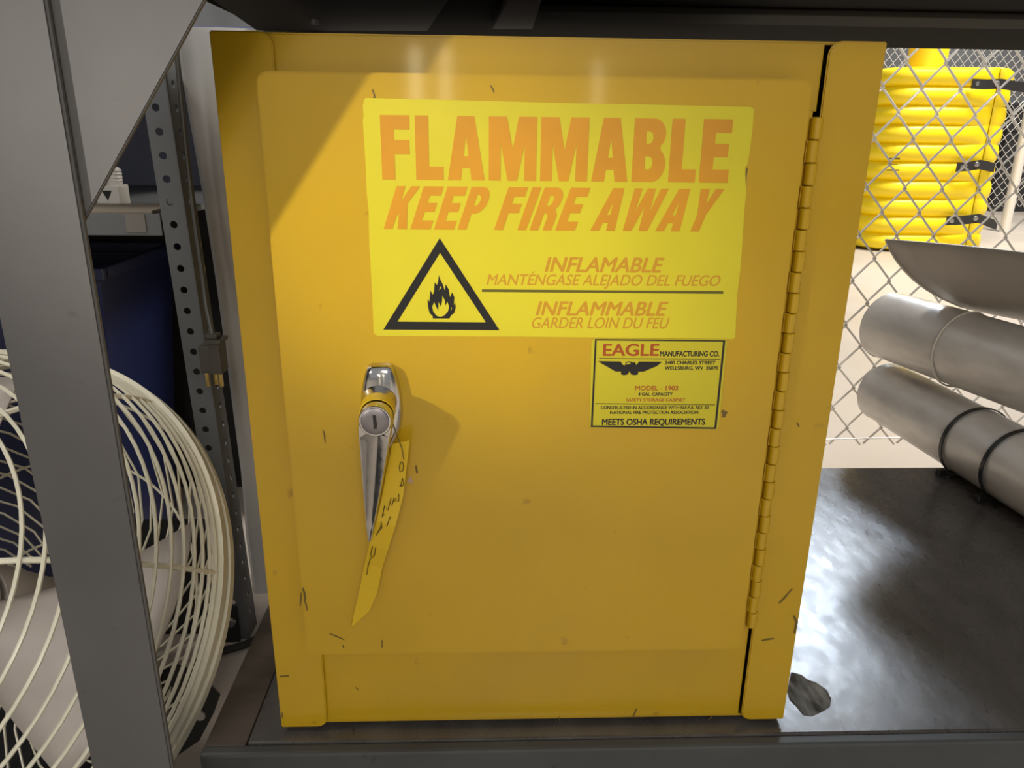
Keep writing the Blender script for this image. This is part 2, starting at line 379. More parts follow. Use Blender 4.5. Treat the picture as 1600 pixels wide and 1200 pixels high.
# ---- warning sticker
YS = -0.0204
def dz(px, py, y=YS):
    p = un(px, py, 'y', y); return (p.x, p.z)
st_out = [dz(569,155), dz(572,153), dz(700,156), dz(880,161), dz(1000,163), dz(1173,167), dz(1178,171), dz(1176,200), dz(1171,240), dz(1168,256), dz(1164,262), dz(1166,300), dz(1163,330),
          dz(1160,380), dz(1157,420), dz(1152,460), dz(1150,500), dz(1149,527), dz(1145,530), dz(1000,528), dz(800,526), dz(590,525), dz(584,521), dz(581,450), dz(577,380), dz(576,330), dz(573,300), dz(572,270), dz(569,220), dz(567,190), dz(568,180), dz(567,165)]
bm = bmesh.new(); prism(bm, st_out, 'y', YS, -0.0201, 0)
stk = obj('warning_sticker', bm, 'sticker', cab)
YL = YS-0.00005
def tbox(x0, y0, x1, y1):      # pixel box (left, top, right, bottom) on the door plane
    ym = (y0+y1)/2; xm = (x0+x1)/2
    a = un(x0, ym, 'y', YS); b = un(x1, ym, 'y', YS); t = un(xm, y0, 'y', YS); c = un(xm, y1, 'y', YS)
    return a.x, b.x, c.z, t.z
big_text('FLAMMABLE', *tbox(595.5, 183, 1142, 283), YL, 'orange', stk, gap=.07)
big_text('KEEP FIRE AWAY', *tbox(598, 293, 1129, 360), YL, 'orange', stk, shear=.36, gap=.085, space=.30)
text('INFLAMABLE', *tbox(851, 402, 1038, 425), YL, 'orange2', stk, shear=.25, bold=.03)
text('MANTÉNGASE ALEJADO DEL FUEGO', *tbox(760, 429, 1126, 446), YL, 'orange2', stk, shear=.25, bold=.015)
text('INFLAMMABLE', *tbox(837, 471, 1044, 493), YL, 'orange2', stk, shear=.25, bold=.03)
text('GARDER LOIN DU FEU', *tbox(831, 496, 1046, 513), YL, 'orange2', stk, shear=.25, bold=.015)
curve_mesh('divider_line', [[dz(753,452), dz(1130,455), dz(1130,459), dz(753,456)]], YL, 'olive', stk)
curve_mesh('hazard_triangle', [[dz(687,372), dz(599,515), dz(780.5,516)], [dz(687.5,395), dz(621,502.5), dz(759,503.5)]], YL, 'black', stk)
def fl(l): return [dz(580+x/7.273, 360+y/7.273) for x, y in l]
curve_mesh('flame_symbol', [fl([(700,1000),(700,975),(665,940),(648,880),(640,780),(662,812),(672,680),(700,732),(712,700),(722,590),(748,620),(760,580),(770,508),(785,560),(812,610),(835,682),(848,612),(880,670),(895,760),(920,703),(945,760),(938,850),(955,822),(960,880),(942,940),(905,965),(890,1000)]),
    fl([(745,972),(705,925),(692,870),(715,812),(735,860),(760,908),(765,812),(790,862),(806,800),(808,738),(835,790),(845,852),(865,806),(885,870),(870,925),(830,968),(790,982)]),
    fl([(772,685),(784,630),(796,650),(784,668)]), fl([(900,915),(912,870),(918,880),(910,905)])], YL, 'black', stk)
# ---- maker's label
lb_out = [dz(927,529), dz(1133,530), dz(1136,534), dz(1123,667), dz(1119,671), dz(925,668), dz(921,665), dz(924,533)]
bm = bmesh.new(); prism(bm, lb_out, 'y', YS-.0003, -0.0201, 0)
lb = obj('maker_label', bm, 'label', cab)
YB = YS-.00035
curve_mesh('border', [[dz(929.5,528.5+1), dz(1133,531.5), dz(1119,670), dz(923,667)], [dz(932,531.5), dz(1129.5,533.5), dz(1116,667.5), dz(926,664.5)]], YB, 'black', lb)
text('EAGLE', *tbox(942, 537, 1030, 555.5), YB, 'red', lb, bold=.03)
text('MANUFACTURING CO.', *tbox(1031, 548.5, 1124, 556.5), YB, 'black', lb, bold=.045)
curve_mesh('divider_line', [[dz(936,559), dz(1125,560.5), dz(1125,561.8), dz(936,560.3)]], YB, 'olive', lb)
def wl(l): return [dz(910+x/6.667, 520+y/6.667) for x, y in l]
curve_mesh('eagle_emblem', [wl([(165,293),(398,298),(418,330),(440,338),(452,305),(480,296),(510,300),(530,310),(545,300),(560,335),(590,298),(828,300),(775,345),(700,375),(640,402),(580,404),(578,432),(545,440),(505,432),(490,396),(470,432),(430,440),(400,430),(402,402),(345,402),(290,370),(240,340),(200,320)]),
                      wl([(450,330),(462,310),(490,306),(505,318),(480,326)])], YB, 'black', lb)
text('2400 CHARLES STREET', *tbox(1038.5, 563.5, 1118, 569), YB, 'black', lb, bold=.045)
text('WELLSBURG, WV  26070', *tbox(1038.5, 572, 1122, 577.5), YB, 'black', lb, bold=.045)
text('MODEL - 1903', *tbox(992, 602.5, 1059.5, 609.5), YB, 'red', lb, bold=.03)
text('4 GAL. CAPACITY', *tbox(997, 613, 1051, 618), YB, 'black', lb, bold=.045)
text('SAFETY STORAGE CABINET', *tbox(978, 622, 1071, 627), YB, 'red', lb, bold=.03)
curve_mesh('divider_line', [[dz(930,629.8), dz(1117,631.8), dz(1117,633), dz(930,631)]], YB, 'olive', lb)
text('CONSTRUCTED IN ACCORDANCE WITH N.F.P.A. NO. 30', *tbox(938.5, 634, 1107, 639), YB, 'black', lb, bold=.04)
text('NATIONAL FIRE PROTECTION ASSOCIATION', *tbox(953, 641.5, 1091, 646.5), YB, 'black', lb, bold=.04)
text('MEETS OSHA REQUIREMENTS', *tbox(940.5, 654, 1102, 663.5), YB, 'black', lb, bold=.045)
# ---- scuffs: thin worn marks in the paint
def scuff(pxs, y, wpx, m='scuff'):
    bm2 = bmesh.new()
    P = [un(x, yy, 'y', y) for x, yy in pxs]; n = len(P); L = []; Rr = []
    for i, p in enumerate(P):
        t = (P[min(i+1, n-1)]-P[max(i-1, 0)]).normalized(); nn = Vector((-t.z, 0, t.x))
        ww = wpx/2000*(0.25+0.75*math.sin(math.pi*(i+.5)/n))/2
        L.append(bm2.verts.new(p+nn*ww)); Rr.append(bm2.verts.new(p-nn*ww))
    for i in range(n-1): bm2.faces.new((L[i], L[i+1], Rr[i+1], Rr[i]))
    return bm2
bm = bmesh.new()
for pts, y, wp in [([(515,990),(525,994),(538,1000)], -.0202, 3), ([(470,926),(470,936),(469,947)], -.0202, 3), ([(473,918),(476,928),(477,938)], -.0202, 4), ([(475,936),(478,944),(480,954)], -.0202, 3), ([(583,152),(590,156),(598,156)], -.0202, 3), ([(582,140),(586,152)], -.0202, 2.5),
                   ([(766,133),(770,139),(772,145)], -.0202, 2), ([(505,672),(507,680),(508,692)], -.0202, 2.5), ([(650,727),(651,735),(652,740)], -.0202, 3.5), ([(1128,642),(1133,645),(1130,652)], -.0202, 8), ([(1052,662),(1052,670)], -.0202, 7), ([(1168,262),(1165,275),(1165,290)], -.0202, 3),
                   ([(597,1000),(597,1012)], -.0202, 2.5), ([(536,1008),(537,1013)], -.0202, 3), ([(1217,943),(1224,936),(1238,920)], -.0003, 4), ([(1190,1001),(1200,999),(1210,998)], -.0003, 4), ([(1240,962),(1245,972),(1241,990)], -.0003, 5),
                   ([(437,1057),(452,1056)], -.0003, 4), ([(441,1113),(441,1122)], -.0003, 2.5), ([(988,1122),(992,1114),(995,1107)], .0046, 3), ([(873,1120),(875,1128)], .0046, 2), ([(1107,1124),(1113,1120)], .0046, 3), ([(555,1074),(560,1078)], .0046, 2.5), ([(1245,660),(1249,667)], -.0003, 3)]:
    merge(bm, scuff(pts, y, wp))
sc = obj('scuff_marks', bm, 'scuff', cab); sc['kind'] = 'stuff'
bm = bmesh.new(); prism(bm, [dz(636,752), dz(642,744), dz(646,757)], 'y', -.0204, -.0201); obj('paint_chip', bm, mat('chip', (0.42, 0.28, 0.2), 0.6), cab)
# ---- door handle: escutcheon, boss, lever with recess, lock cylinder
hd = bpy.data.objects.new('door_handle', None); COL.objects.link(hd); hd.parent = cab
def outline_ring(half, cx):   # half: list of (z, halfwidth)
    return [(cx+w_, z_) for z_, w_ in half]+[(cx-w_, z_) for z_, w_ in reversed(half)]
c0 = un(598, 640, 'y', -0.02).x
half = [(0.3445, .006), (0.343, .0088), (0.337, .0112), (0.330, .0128), (0.320, .0145), (0.308, .0150), (0.298, .0138), (0.288, .0100), (0.280, .0055), (0.276, .0020)]
bm = bmesh.new()
lay = [(-.0202, 1.0, 0), (-.026, 1.0, 0), (-.0285, .93, .3), (-.0305, .70, .6)]
rings = []
zc = 0.312
for y, s, k in lay:
    rings.append([bm.verts.new((c0+(x-c0)*s, y, zc+(z-zc)*(1-(1-s)*.45))) for x, z in outline_ring(half, c0)])
for a, b in zip(rings, rings[1:]):
    for i in range(len(a)): bm.faces.new((a[i], a[(i+1) % len(a)], b[(i+1) % len(a)], b[i]))
bm.faces.new(rings[0]); bm.faces.new(rings[-1])
es = obj('escutcheon', bm, 'chrome', hd, True)
# boss (neck) the lever turns on
L0 = un(586, 658, 'y', -0.062)
bm = bmesh.new()
nb = Vector((c0-.001, -.028, .318)); ne = Vector((L0.x, -.052, L0.z+.0005))
lathe(bm, [(0.0135, -.002), (0.0125, .004), (0.0112, .008), (0.0108, (ne-nb).length+.002)], nb, ne-nb, 28)
obj('handle_boss', bm, 'chrome', hd, True)
# lever: tapering trough
tip = un(577, 846, 'y', -0.044)
bm = bmesh.new()
n = 16; lev = []
for i in range(n+1):
    t = i/n
    c = L0.lerp(tip, t)
    hw = 0.0108*(1-t)**0.9+0.0013 if t > .06 else 0.0112
    dp = 0.013*(1-t)+0.003
    rim = 0.0011 if t > 0.10 else hw*0.9
    rec = 0.0085*(1-t)**.7 if t > 0.10 else 0
    x, y, z = c
    lev.append([(x-hw, y+dp), (x-hw, y+.001), (x-hw+.0005, y), (x-hw+rim, y), (x-hw*.12, y+rec), (x+hw-rim, y), (x+hw-.0005, y), (x+hw, y+.001), (x+hw, y+dp)])
    lev[-1] = [bm.verts.new((q[0], q[1], z)) for q in lev[-1]]
for a, b in zip(lev, lev[1:]):
    m_ = len(a)
    for i in range(m_): bm.faces.new((a[i], a[(i+1) % m_], b[(i+1) % m_], b[i]))
bm.faces.new(lev[-1]); bm.faces.new(lev[0][::-1])
# rounded head
lathe(bm, [(0.0001, .0115), (0.0114, .0115), (0.0114, .001), (0.0106, 0), (0.0098, 0), (0.0097, .002), (0.0001, .002)], (L0.x, L0.y-.0006, L0.z), (0, 1, 0), 30)
obj('lever', bm, 'chrome', hd, True)
bm = bmesh.new()
lathe(bm, [(0.0097, .003), (0.0097, -.0008), (0.0090, -.0014), (0.0035, -.0014), (0.0001, -.0014)], (L0.x, L0.y-.0004, L0.z), (0, 1, 0), 30)
obj('lock_cylinder', bm, 'cyl', hd, True)
bm = bmesh.new(); prism(bm, [(L0.x-.0012, L0.z+.005), (L0.x+.0008, L0.z+.005), (L0.x+.0012, L0.z+.001), (L0.x+.0016, L0.z-.0012), (L0.x+.0012, L0.z-.005), (L0.x-.0009, L0.z-.005), (L0.x-.0009, L0.z-.001)], 'y', L0.y-.0021, L0.y-.0016)
obj('keyhole', bm, 'black', hd)
# ---- yellow tag hung from the handle
tg = thing('hanging_tag', 'bright yellow plastic strip with handwriting hanging from the chrome door handle', 'tag')
tl = [((612,694),(640,688),-.034), ((610,710),(638,708),-.034), ((603,740),(634,740),-.034), ((597,775),(630,775),-.036), ((588,815),(618,822),-.04), ((577,850),(606,860),-.036), ((570,880),(597,888),-.030), ((563,915),(590,925),-.027), ((555,950),(577,955),-.025), ((547,981),(549,980),-.0225)]
bm = bmesh.new(); A = []; B = []; A2 = []; B2 = []
for l_, r_, y in tl:
    a = un(*l_, 'y', y); b = un(*r_, 'y', y-.002)
    A.append(bm.verts.new(a)); B.append(bm.verts.new(b)); A2.append(bm.verts.new(a+Vector((0, .0004, 0)))); B2.append(bm.verts.new(b+Vector((0, .0004, 0))))
for i in range(len(tl)-1):
    bm.faces.new((A[i], A[i+1], B[i+1], B[i])); bm.faces.new((A2[i], B2[i], B2[i+1], A2[i+1]))
    bm.faces.new((A[i], A2[i], A2[i+1], A[i+1])); bm.faces.new((B[i], B[i+1], B2[i+1], B2[i]))
bm.faces.new((A[0], B[0], B2[0], A2[0])); bm.faces.new((A[-1], A2[-1], B2[-1], B[-1]))
obj('strip', bm, 'tag', tg)
bm = bmesh.new()
def tagpt(px, py):
    for (l0, r_0, y0), (l1, r1, y1) in zip(tl, tl[1:]):
        if py <= l1[1]+3: break
    t = min(1, max(0, (py-l0[1])/(l1[1]-l0[1])))
    return un(px, py, 'y', y0+(y1-y0)*t-.0024)
for st in [[(626,722),(624,730),(625,737),(629,736),(631,729),(629,722),(626,722)], [(626,759),(629,747),(631,755),(629,759),(624,760),(627,757)], [(623,772),(623,783),(615,783),(619,779)], [(597,808),(601,790),(606,797),(611,779)], [(597,808),(600,803)], [(616,778),(612,790)],
           [(610,807),(607,815),(604,823)], [(588,836),(594,825),(596,815),(597,825),(592,830),(588,836)], [(582,854),(579,866),(581,872),(585,868),(587,856)], [(579,872),(575,885),(573,898)], [(580,826),(578,834)]]:
    tube(bm, [tagpt(*q) for q in st], 0.00035, 4)
obj('handwriting', bm, 'ink', tg)
bm = bmesh.new()
wp_ = [un(601,640,'y',-.050), un(612,655,'y',-.046), un(620,680,'y',-.038), un(628,700,'y',-.0375), un(631,718,'y',-.0375)]
tube(bm, wp_, 0.0004, 5); obj('tie_wire', bm, 'scuff', tg)
# tag loop wrapped round the boss behind the cylinder
bm = bmesh.new()
dirn = (ne-nb).normalized(); lathe(bm, [(0.0118, .013), (0.0124, .013), (0.0124, .024), (0.0118, .024)], nb, dirn, 28)
obj('loop', bm, 'tag', tg, True)

# ================================================================ LEFT FRONT POST AND GUSSET
po = thing('rack_post', 'grey painted steel post in the left foreground with welded triangular gusset plate', 'post')
bm = bmesh.new()
prism(bm, [(-.108, -.100), (-.050, -.100), (-.050, -.0945), (-.1025, -.0945), (-.1025, -.055), (-.108, -.055)], 'z', FZ, 0.80, 0.0015)
obj('post', bm, 'post', po)
ga, gb = un(317, 5, 'y', -.0942), un(131, 345, 'y', -.0942)
sl = (ga.z-gb.z)/(ga.x-gb.x)
bm = bmesh.new()
zt = 0.72
prism(bm, [(-.085, gb.z-.02), (-.056, gb.z-.006), (gb.x, gb.z), (ga.x+(zt-ga.z)/sl, zt), (-.085, zt)], 'y', -.0942, -.0902, 0.0008)
obj('gusset', bm, 'post', po)
bm = bmesh.new()
tube(bm, [un(97, 183, 'y', -.095), un(104, 260, 'y', -.0935), un(118, 340, 'y', -.0935), un(134, 400, 'y', -.0925)], .0028, 8, rads=[.0012, .002, .0025, .0012])
obj('weld_bead', bm, 'post', po, True)

# ================================================================ NEIGHBOUR RACK
def perforated(bm, o, eu, ev, wdt, z0, z1, pitch, zref, rad, thick, ucen):
    """strip in plane (eu horizontal, z up) with round holes every pitch."""
    o = Vector(o); eu = Vector(eu); n = 16
    k0 = math.floor((z0-zref)/pitch); k1 = math.ceil((z1-zref)/pitch)
    for side in (0, 1):
        off = Vector(ev)*thick*side
        for k in range(k0, k1+1):
            zc_ = zref+k*pitch; a0, a1 = max(z0, zc_-pitch/2), min(z1, zc_+pitch/2)
            if a1-a0 < pitch*.98:
                if a1 > a0: bm.faces.new([bm.verts.new(o+off+eu*u_+Vector((0, 0, z_-o.z))) for u_, z_ in ((0, a0), (wdt, a0), (wdt, a1), (0, a1))])
                continue
            ci = []; oo = []
            for i in range(n):
                a = 2*math.pi*(i+.5)/n; c_, s_ = math.cos(a), math.sin(a)
                ci.append(bm.verts.new(o+off+eu*(ucen+rad*c_)+Vector((0, 0, zc_+rad*s_-o.z))))
                ex = (wdt-ucen) if c_ > 0 else ucen
                t = min(ex/abs(c_), (pitch/2)/abs(s_))
                oo.append((ucen+t*c_, zc_+t*s_))
            ov = [bm.verts.new(o+off+eu*u_+Vector((0, 0, z_-o.z))) for u_, z_ in oo]
            for i in range(n):
                j = (i+1) % n
                # add the rectangle corner where consecutive rim points switch sides
                bm.faces.new((ci[i], ci[j], ov[j], ov[i]))
                (u1, z1_), (u2, z2_) = oo[i], oo[j]
                if abs(u1-u2) > 1e-7 and abs(z1_-z2_) > 1e-7:
                    cu_ = u1 if abs(u1-0) < 1e-6 or abs(u1-wdt) < 1e-6 else u2
                    cz_ = z1_ if abs(abs(z1_-zc_)-pitch/2) < 1e-6 else z2_
                    bm.faces.new((ov[i], ov[j], bm.verts.new(o+off+eu*cu_+Vector((0, 0, cz_-o.z)))))
            if side == 0:
                cj = [bm.verts.new(v.co+Vector(ev)*thick) for v in ci]
                for i in range(n):
                    j = (i+1) % n; bm.faces.new((ci[i], ci[j], cj[j], cj[i]))
rk = thing('storage_rack', 'grey perforated angle upright and shelf of the rack left of the yellow cabinet', 'rack')
xl, xc = -.183, -.1565
yr = un(296, 250, 'x', xc).y
bm = bmesh.new()
perforated(bm, (xl, .33, FZ), (1, 0, 0), (0, 1, 0), xc-xl, FZ+.002, .66, .0248, .4752, .0042, .0022, .0115)
perforated(bm, (xc, .33, FZ), (0, 1, 0), (-1, 0, 0), yr-.33, FZ+.002, .66, .0248, .4752, .0042, .0022, (yr-.33)*.55)
bmesh.ops.remove_doubles(bm, verts=bm.verts[:], dist=1e-6)
tube(bm, [(xc-.0012, .3312, FZ), (xc-.0012, .3312, .66)], .0014, 8)
for (px, py, ax, vv) in ((xl, .3311, 0, 0),):
    tube(bm, [(px, py, FZ), (px, py, .66)], .0011, 6)
tube(bm, [(xc-.001, yr, FZ), (xc-.001, yr, .66)], .0012, 6)
for v in bm.verts: v.co.x += (.475-v.co.z)*.028
obj('perforated_upright', bm, 'rack', rk)
bm = bmesh.new()
box(bm, -1.3, xl-.001, .331, .334, .388, .4125, .001)
box(bm, -1.3, xl-.001, .334, .80, .404, .4115, .001)
obj('shelf_board', bm, 'rack', rk)
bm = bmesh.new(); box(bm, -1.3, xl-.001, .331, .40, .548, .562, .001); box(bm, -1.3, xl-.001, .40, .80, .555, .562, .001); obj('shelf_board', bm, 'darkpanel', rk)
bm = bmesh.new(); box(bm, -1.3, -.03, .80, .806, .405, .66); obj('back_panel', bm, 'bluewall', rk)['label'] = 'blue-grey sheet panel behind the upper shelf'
bm = bmesh.new(); box(bm, -1.3, -.03, .80, .806, FZ, .402); obj('back_panel', bm, 'darkpanel', rk)['label'] = 'sheet panel behind the lower bay, coloured black for the shade inside the rack'  # shade inside the lower bay put into a near-black colour
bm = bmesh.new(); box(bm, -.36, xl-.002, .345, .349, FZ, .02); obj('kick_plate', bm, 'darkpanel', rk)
bm = bmesh.new(); lathe(bm, [(0.0001, -.004), (0.0055, -.004), (0.0068, -.002), (0.0068, .002)], un(361, 972, 'y', .327), (0, 1, 0), 12); box(bm, -.19, -.150, .3255, .329, -.154, -.10); obj('foot_plate', bm, ['darkpanel'], rk)
bm = bmesh.new(); lathe(bm, [(0.0001, -.004), (0.0055, -.004), (0.0072, -.002), (0.0072, .001)], un(361, 972, 'y', .325), (0, 1, 0), 12); obj('bolt', bm, 'steel', rk, True)
# clip pins in the right flange
for i, (px, py) in enumerate(((309, 384), (315, 420), (355, 690 if 0 else 712), (360, 738), (366, 785))):
    c = un(px, py, 'x', xc+.002)
    bm = bmesh.new()
    tube(bm, [c+Vector((0, 0, .007)), c+Vector((.002, 0, .002)), c+Vector((.002, 0, -.003)), c+Vector((0, 0, -.007))], .0022, 8)
    obj('shelf_clip', bm, 'white', rk, True)
# grey side panel between rack and cabinet, with rolled left edge
sp = thing('steel_side_panel', 'plain grey sheet panel standing between the perforated upright and the yellow cabinet', 'panel')
bm = bmesh.new()
ys = .44
prof = [un(x, y, 'y', ys) for x, y in ((258, -60), (272, 40), (279, 95), (290, 160), (303, 230), (315, 300), (326, 370), (338, 450), (350, 540), (363, 640), (376, 740), (384, 840), (396, 930), (402, 985), (410, 1060))]
vl = []
for p in prof:
    p.z = min(p.z, UZ-.002)
    vl.append([bm.verts.new(q) for q in (p+Vector((.004, .03, 0)), p+Vector((0, .012, 0)), p+Vector((.001, .003, 0)), p+Vector((.005, 0, 0)), Vector((-.012, .02+ys, p.z)))])
for a, b in zip(vl, vl[1:]):
    for i in range(4): bm.faces.new((a[i], a[i+1], b[i+1], b[i]))
o = obj('sheet', bm, 'panel', sp, True); so = o.modifiers.new('s', 'SOLIDIFY'); so.thickness = .0012
# plug and cord
pl = thing('power_plug', 'dark three-prong plug with brass blades hanging on its cord beside the upright', 'plug')
pc = un(333, 555, 'y', .27)
bm = bmesh.new()
box(bm, pc.x-.013, pc.x-.001, .262, .28, pc.z-.019, pc.z+.012, .0015)
box(bm, pc.x-.001, pc.x+.012, .258, .28, pc.z-.019, pc.z+.017, .0015)
box(bm, pc.x-.004, pc.x+.0145, .256, .282, pc.z+.016, pc.z+.020, .0008)
box(bm, pc.x-.004, pc.x+.009, .262, .276, pc.z+.02, pc.z+.025, .0012)
obj('plug_body', bm, 'plugm', pl)
for dx, dy in ((-.009, .266), (-.002, .273), (.006, .266)):
    bm = bmesh.new()
    box(bm, pc.x+dx-.0012, pc.x+dx+.0024, dy, dy+.004, pc.z-.036, pc.z-.0185, .0004); obj('prong', bm, 'brass', pl)
bm = bmesh.new()
cp = [pc+Vector((.0025, 0, .022))]+[un(x, y, 'y', yy) for x, y, yy in ((323, 480, .29), (317, 430, .31), (308, 370, .325), (299, 300, .335), (291, 230, .34), (283, 150, .34), (277, 90, .34), (270, 0, .34), (262, -60, .34))]
tube(bm, cp, .0028, 8); obj('cord', bm, 'plugm', pl, True)
# things on the rack's shelf
wb = thing('white_bottle', 'small white labelled bottle standing on the left rack shelf', 'bottle')
bx = un(173, 322, 'z', .4117)
bm = bmesh.new(); hb = un(173, 290, 'y', bx.y).z
box(bm, bx.x-.016, bx.x+.012, bx.y, bx.y+.03, .4118, hb, .002); obj('bottle_body', bm, 'white', wb)
bm = bmesh.new(); ht = un(180, 266, 'y', bx.y).z
lathe(bm, [(0.0001, 0), (.0095, 0), (.0095, ht-hb), (.007, ht-hb+.003), (.0001, ht-hb+.003)], (bx.x+.002, bx.y+.015, hb), (0, 0, 1), 14)
for k in range(4): lathe(bm, [(.0096, .004+k*.004), (.0102, .005+k*.004), (.0096, .006+k*.004)], (bx.x+.002, bx.y+.015, hb), (0, 0, 1), 14)
obj('cap', bm, 'white', wb, True)
bm = bmesh.new(); prism(bm, [(bx.x-.008, hb-.006), (bx.x+.004, hb-.006), (bx.x-.002, hb-.018)], 'y', bx.y-.0006, bx.y-.0001); obj('hazard_mark', bm, 'black', wb)
bm = bmesh.new()
c1 = un(150, 322, 'z', .4118); c2 = un(262, 318, 'z', .4118)
box(bm, -.36, xl-.012, .338, .42, .4118, .4155, .0006)
tag(obj('cardboard_sheet', bm, 'card'), 'flat piece of cardboard lying on the left rack shelf', 'cardboard')
bm = bmesh.new(); a = un(200, 332, 'y', .3305); box(bm, a.x-.004, a.x+.018, .3295, .3307, .392, .4125, .0003)
tag(obj('paper_tab', bm, mat('tab', (.20, .18, .16), .8)), 'small brown paper tab stuck on the lip of the left rack shelf', 'tab')
bn = thing('blue_bin', 'dark blue open plastic bin in the shadow beneath the left rack shelf', 'bin')
bm = bmesh.new()
x0, x1, y0, y1, zt = -.80, -.325, .46, .70, .325
for (q0, q1, p0, p1) in (((x0, y0), (x1, y0), 0, 0),):
    pass
t = .004
def bin_wall(bm, a, b):   # tapered wall quad pair
    pass
lo = [(x0+.04, y0+.03), (x1-.04, y0+.03), (x1-.04, y1-.03), (x0+.04, y1-.03)]; hi = [(x0, y0), (x1, y0), (x1, y1), (x0, y1)]
vlo = [bm.verts.new((x, y, FZ+.001)) for x, y in lo]; vhi = [bm.verts.new((x, y, zt)) for x, y in hi]
ctr = Vector(((x0+x1)/2, (y0+y1)/2, 0))
vhi2 = [bm.verts.new((x+(t if x < ctr.x else -t), y+(t if y < ctr.y else -t), zt)) for x, y in hi]
vlo2 = [bm.verts.new((x+(t if x < ctr.x else -t), y+(t if y < ctr.y else -t), FZ+.006)) for x, y in lo]
for i in range(4):
    j = (i+1) % 4
    bm.faces.new((vlo[i], vlo[j], vhi[j], vhi[i])); bm.faces.new((vhi[i], vhi[j], vhi2[j], vhi2[i])); bm.faces.new((vhi2[i], vhi2[j], vlo2[j], vlo2[i]))
bm.faces.new(vlo); bm.faces.new(vlo2)
obj('bin_body', bm, 'bin', bn)
bm = bmesh.new()
for (a, b) in (((x0-.008, y0-.008), (x1+.008, y0+.006)), ((x0-.008, y1-.006), (x1+.008, y1+.008)), ((x0-.008, y0), (x0+.006, y1)), ((x1-.006, y0), (x1+.008, y1))):
    box(bm, a[0], b[0], a[1], b[1], zt-.012, zt+.004, .002)
obj('rim', bm, 'bin', bn)

# ================================================================ FAN
fan = thing('floor_fan', 'cream wire-caged drum fan tilted upward on the floor behind the foreground post', 'fan')
FR = 0.268
k_ = FR/0.24
FC = CAMP + (Vector((-0.284, 0.038, 0.100))-CAMP)*k_
fy, fp = -0.173, 0.709
fa = Vector((math.sin(fy)*math.cos(fp), -math.cos(fy)*math.cos(fp), math.sin(fp)))
f1 = Vector((0, 0, 1)).cross(fa).normalized(); f2 = fa.cross(f1)
def fpnt(r, ang, d): return FC + fa*d + (f1*math.cos(ang)+f2*math.sin(ang))*r
def ring(r, d, wire, n=72):
    bm = bmesh.new(); tube(bm, [fpnt(r, 2*math.pi*i/n, d) for i in range(n)], wire, 6, closed=True); return bm
# profile of the cage (radius, forward distance)
PR = [(1.0, 0.0), (.998, .018), (.994, .04), (.988, .07), (.98, .105), (.97, .145), (.955, .19), (.935, .235), (.91, .285), (.88, .335), (.845, .39), (.805, .445), (.76, .50), (.71, .545), (.66, .58), (.60, .605), (.54, .625), (.48, .64), (.42, .65), (.36, .657), (.30, .662), (.24, .665), (.18, .667)]
for i, (r, d) in enumerate(PR):
    obj('wire_ring', ring(r*FR, d*FR, .0025 if i < 3 else .0018), 'cream', fan, True)
for i, (r, d) in enumerate(((.99, -.08), (.93, -.22), (.70, -.42), (.35, -.51))):
    obj('rear_wire_ring', ring(r*FR, d*FR, .0016), 'cream', fan, True)
# rim bands
for d in (-.012, .004):
    bm = bmesh.new()
    n = 96
    prs = [(1.0, d-.004), (1.02, d-.004), (1.02, d+.004), (1.0, d+.004)]
    rr = [[bm.verts.new(fpnt(FR*1.0*a, 2*math.pi*k/n, b)) for k in range(n)] for a, b in prs]
    for i in range(4):
        A_, B_ = rr[i], rr[(i+1) % 4]
        for k in range(n): bm.faces.new((A_[k], A_[(k+1) % n], B_[(k+1) % n], B_[k]))
    obj('rim_band', bm, 'cream', fan)
for k in range(8):
    a = math.radians(12+45*k)
    bm = bmesh.new(); tube(bm, [fpnt(r*FR, a, d*FR-.003) for r, d in PR[2:]]+[fpnt(.14*FR, a, .674*FR)], .0026, 6); obj('radial_rib', bm, 'cream', fan, True)
for k in range(54):   # rear guard: swept wires from hub to rim, crossing the front rings
    a = math.radians(360/54*k)
    pr = [(1.0, -.02), (.985, -.10), (.93, -.22), (.84, -.33), (.70, -.42), (.56, -.47), (.42, -.50), (.28, -.52)]
    bm = bmesh.new(); tube(bm, [fpnt(r*FR, a-1.5*(1-r)**.8, d*FR) for r, d in pr], .0014, 5); obj('rear_guard_wire', bm, 'cream', fan, True)
bm = bmesh.new(); lathe(bm, [(.0001, .19), (.035, .188), (.042, .182), (.042, .176), (.0001, .176)], FC, fa, 28); obj('badge_disc', bm, 'cream', fan, True)
bm = bmesh.new(); lathe(bm, [(.0001, .05), (.035, .05), (.045, .035), (.045, .0), (.0001, .0)], FC, fa, 28); obj('hub', bm, 'blade', fan, True)
bm = bmesh.new(); lathe(bm, [(.0001, -.01), (.045, -.01), (.05, -.03), (.048, -.11), (.035, -.12), (.0001, -.12)], FC, fa, 28); obj('motor', bm, 'blade', fan, True)
for k in range(3):     # three broad pitched blades
    a0 = math.radians(-34+120*k); span = math.radians(62)
    bm = bmesh.new(); G = []
    for i in range(9):
        t = i/8; row = []
        for j in range(9):
            r = .035+(FR*.86-.035)*j/8
            a = a0+span*t*(0.75+.25*j/8)
            row.append(bm.verts.new(fpnt(r, a, .045-.07*t*(.5+.5*j/8)+.012*math.sin(math.pi*t))))
        G.append(row)
    for i in range(8):
        for j in range(8): bm.faces.new((G[i][j], G[i+1][j], G[i+1][j+1], G[i][j+1]))
    o = obj('blade', bm, 'blade', fan, True); so = o.modifiers.new('s', 'SOLIDIFY'); so.thickness = .002
